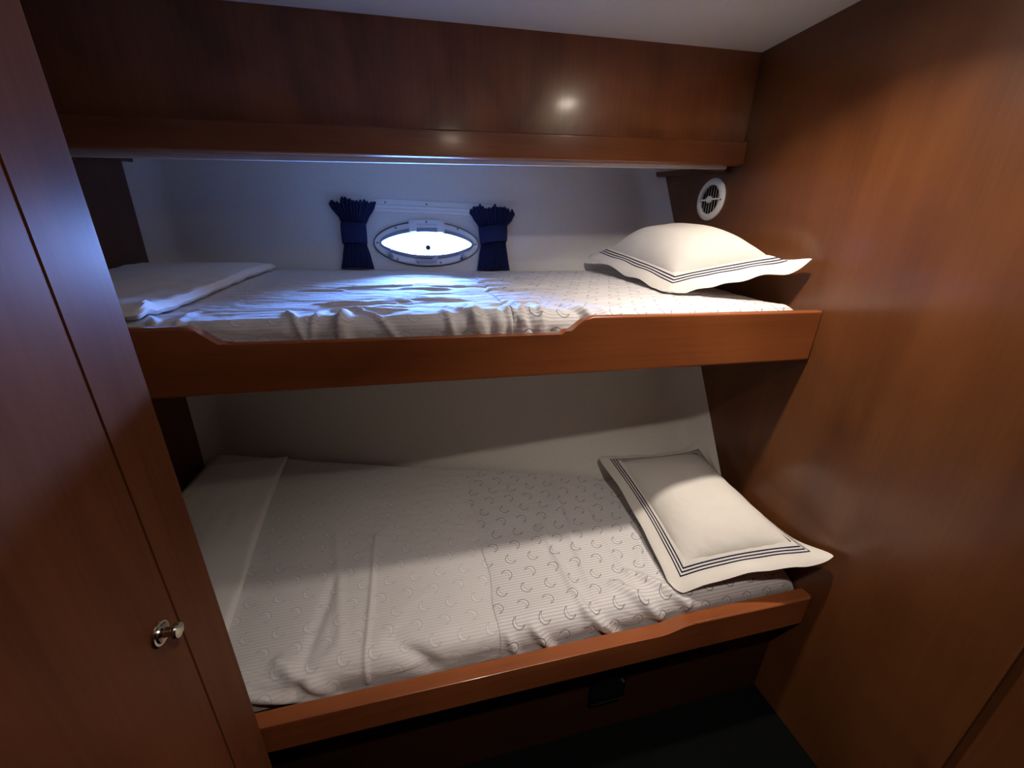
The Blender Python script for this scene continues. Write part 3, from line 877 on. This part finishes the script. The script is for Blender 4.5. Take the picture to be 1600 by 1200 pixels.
# ------------------------------------------------------------------ round air vent on the right bulkhead
VF = frame_mat(Vector((XR, 1.279, 0.136)), Vector((0, 1, 0)), Vector((0, 0, 1)), Vector((-1, 0, 0)))
vt = thing('air_vent', 'round white plastic louvred air vent on the right bulkhead', 'vent', (XR, 1.279, 0.136))
b = bmesh.new()
add_loops(b, [[VF @ Vector((r*math.cos(2*PI*k/48), r*math.sin(2*PI*k/48), h)) for k in range(48)] for r, h in
              ((0.066, 0.0005), (0.066, 0.004), (0.063, 0.008), (0.054, 0.011), (0.049, 0.011), (0.046, 0.009), (0.045, 0.0015), (0.060, 0.0006))], closed=True)
finish('ring', b, M_white, vt)
b = bmesh.new(); add_lathe(b, [(0.0, 0.0006), (0.0455, 0.0006), (0.0455, 0.0014), (0.0, 0.0014)], VF, 40)
finish('backing', b, M_black, vt)
for k in range(-3, 4):
    y = k*0.0125
    hh = math.sqrt(max(0, 0.0445**2 - y*y))
    b = bmesh.new()
    bmesh.ops.create_cube(b, size=1.0, matrix=VF @ Matrix.Translation((y, 0, 0.0058)) @ Matrix.Rotation(-0.75, 4, 'Y') @ Matrix.Diagonal((0.0014, 2*hh, 0.0060, 1)))
    finish('louvre', b, simple('grey_plastic', (0.35, 0.35, 0.34), 0.4) if k == -3 else bpy.data.materials['grey_plastic'], vt, smooth=False)
b = bmesh.new()
bmesh.ops.create_cube(b, size=1.0, matrix=VF @ Matrix.Translation((0, 0, 0.009)) @ Matrix.Diagonal((0.090, 0.005, 0.003, 1)))
finish('crossbar', b, M_white, vt, smooth=False)
b = bmesh.new(); add_lathe(b, [(0.011, 0.006), (0.011, 0.013), (0.008, 0.016), (0, 0.0165)], VF, 24)
finish('hub', b, M_white, vt)
b = bmesh.new(); add_lathe(b, [(0.003, 0.0095), (0.003, 0.0112), (0, 0.0114)], VF @ Matrix.Translation((-0.057, -0.004, 0)), 12)
finish('screw', b, M_screw, vt)

# ------------------------------------------------------------------ lamps: two recessed downlights, and daylight through the porthole
def downlight(x, y, power, col, spread, aim=(0, 0, -1)):
    z = cz(x)
    F = frame_mat(Vector((x, y, z)), Vector((1, 0, 0)), Vector((0, -1, 0)), Vector((0, 0, -1)))
    b = bmesh.new()
    add_loops(b, [[F @ Vector((r*math.cos(2*PI*k/36), r*math.sin(2*PI*k/36), h)) for k in range(36)] for r, h in
                  ((0.048, -0.001), (0.048, 0.003), (0.044, 0.006), (0.038, 0.006), (0.036, 0.003), (0.036, -0.001))])
    finish('lamp_ring', b, M_chrome, ceiling)
    b = bmesh.new(); add_lathe(b, [(0.0, 0.0005), (0.036, 0.0005), (0.036, 0.002), (0.0, 0.002)], F, 30)
    finish('lamp_lens', b, M_lamp, ceiling)
    L = bpy.data.lights.new('downlight', 'AREA'); L.shape = 'DISK'; L.size = 0.05; L.energy = power; L.color = col; L.spread = math.radians(spread)
    o = bpy.data.objects.new('downlight', L); COL.objects.link(o); o.location = wv((x, y, z-0.012)); o.rotation_euler = Vector(aim).to_track_quat('-Z', 'Y').to_euler()
    return o
downlight(0.61, 0.652, 4.3, (1.0, 0.88, 0.76), 112, (0.22, 0.09, -1))
downlight(0.22, 0.00, 2.8, (1.0, 0.88, 0.77), 96, (0.12, 0.10, -1))

W = bpy.data.worlds.new('daylight'); S.world = W; W.use_nodes = True
bg = W.node_tree.nodes['Background']
wnt = W.node_tree
wtc = wnt.nodes.new('ShaderNodeTexCoord'); wsp = wnt.nodes.new('ShaderNodeSeparateXYZ'); wnt.links.new(wtc.outputs['Generated'], wsp.inputs[0])
wmr = wnt.nodes.new('ShaderNodeMapRange'); wmr.inputs['From Min'].default_value = -1.0; wmr.inputs['From Max'].default_value = 1.0
wnt.links.new(wsp.outputs['Z'], wmr.inputs['Value'])
wcr = wnt.nodes.new('ShaderNodeValToRGB'); wnt.links.new(wmr.outputs['Result'], wcr.inputs['Fac'])
els = wcr.color_ramp.elements
els[0].position = 0.0; els[0].color = (0.02, 0.06, 0.16, 1)
els[1].position = 1.0; els[1].color = (0.26, 0.44, 0.75, 1)
for p_, c_ in ((0.47, (0.05, 0.12, 0.32, 1)), (0.505, (0.21, 0.43, 1.15, 1)), (0.60, (0.16, 0.36, 1.05, 1)), (0.72, (0.19, 0.38, 0.85, 1))):
    e_ = els.new(p_); e_.color = c_
wnt.links.new(wcr.outputs['Color'], bg.inputs['Color']); bg.inputs['Strength'].default_value = 640.0
pl = bpy.data.lights.new('porthole_portal', 'AREA'); pl.shape = 'RECTANGLE'; pl.size = 0.36; pl.size_y = 0.135
pl.cycles.is_portal = True
po = bpy.data.objects.new('porthole_portal', pl); COL.objects.link(po)
q = PP(0, 0, -0.033)
po.matrix_world = Matrix.Translation((0, 0, H)) @ frame_mat(q, du, nn.cross(du) * -1, -nn)
zax = -nn; xax = du; yax = zax.cross(xax)
po.matrix_world = Matrix.Translation((0, 0, H)) @ frame_mat(q, xax, yax, zax)

# ------------------------------------------------------------------ camera
cam = bpy.data.cameras.new('camera'); co = bpy.data.objects.new('camera', cam); COL.objects.link(co)
cam.sensor_fit = 'HORIZONTAL'; cam.sensor_width = 36.0; cam.lens = 36.0*610/1600
cam.clip_start = 0.02; cam.clip_end = 100
R = Matrix(((0.97323727, 0.06202891, -0.22127273), (-0.22893077, 0.34549353, -0.91006864), (0.01999773, 0.93636886, 0.3504475)))
co.matrix_world = Matrix.Translation((0, 0, H)) @ R.to_4x4()
S.camera = co

for o in S.objects:
    if '_w' in o.keys(): del o['_w']

vs = S.view_settings
vs.view_transform = 'Standard'; vs.look = 'None'; vs.gamma = 1.0; vs.exposure = 0.0; vs.use_curve_mapping = False
S.cycles.max_bounces = 10; S.cycles.diffuse_bounces = 6; S.cycles.transparent_max_bounces = 8
S.cycles.caustics_reflective = False; S.cycles.caustics_refractive = False
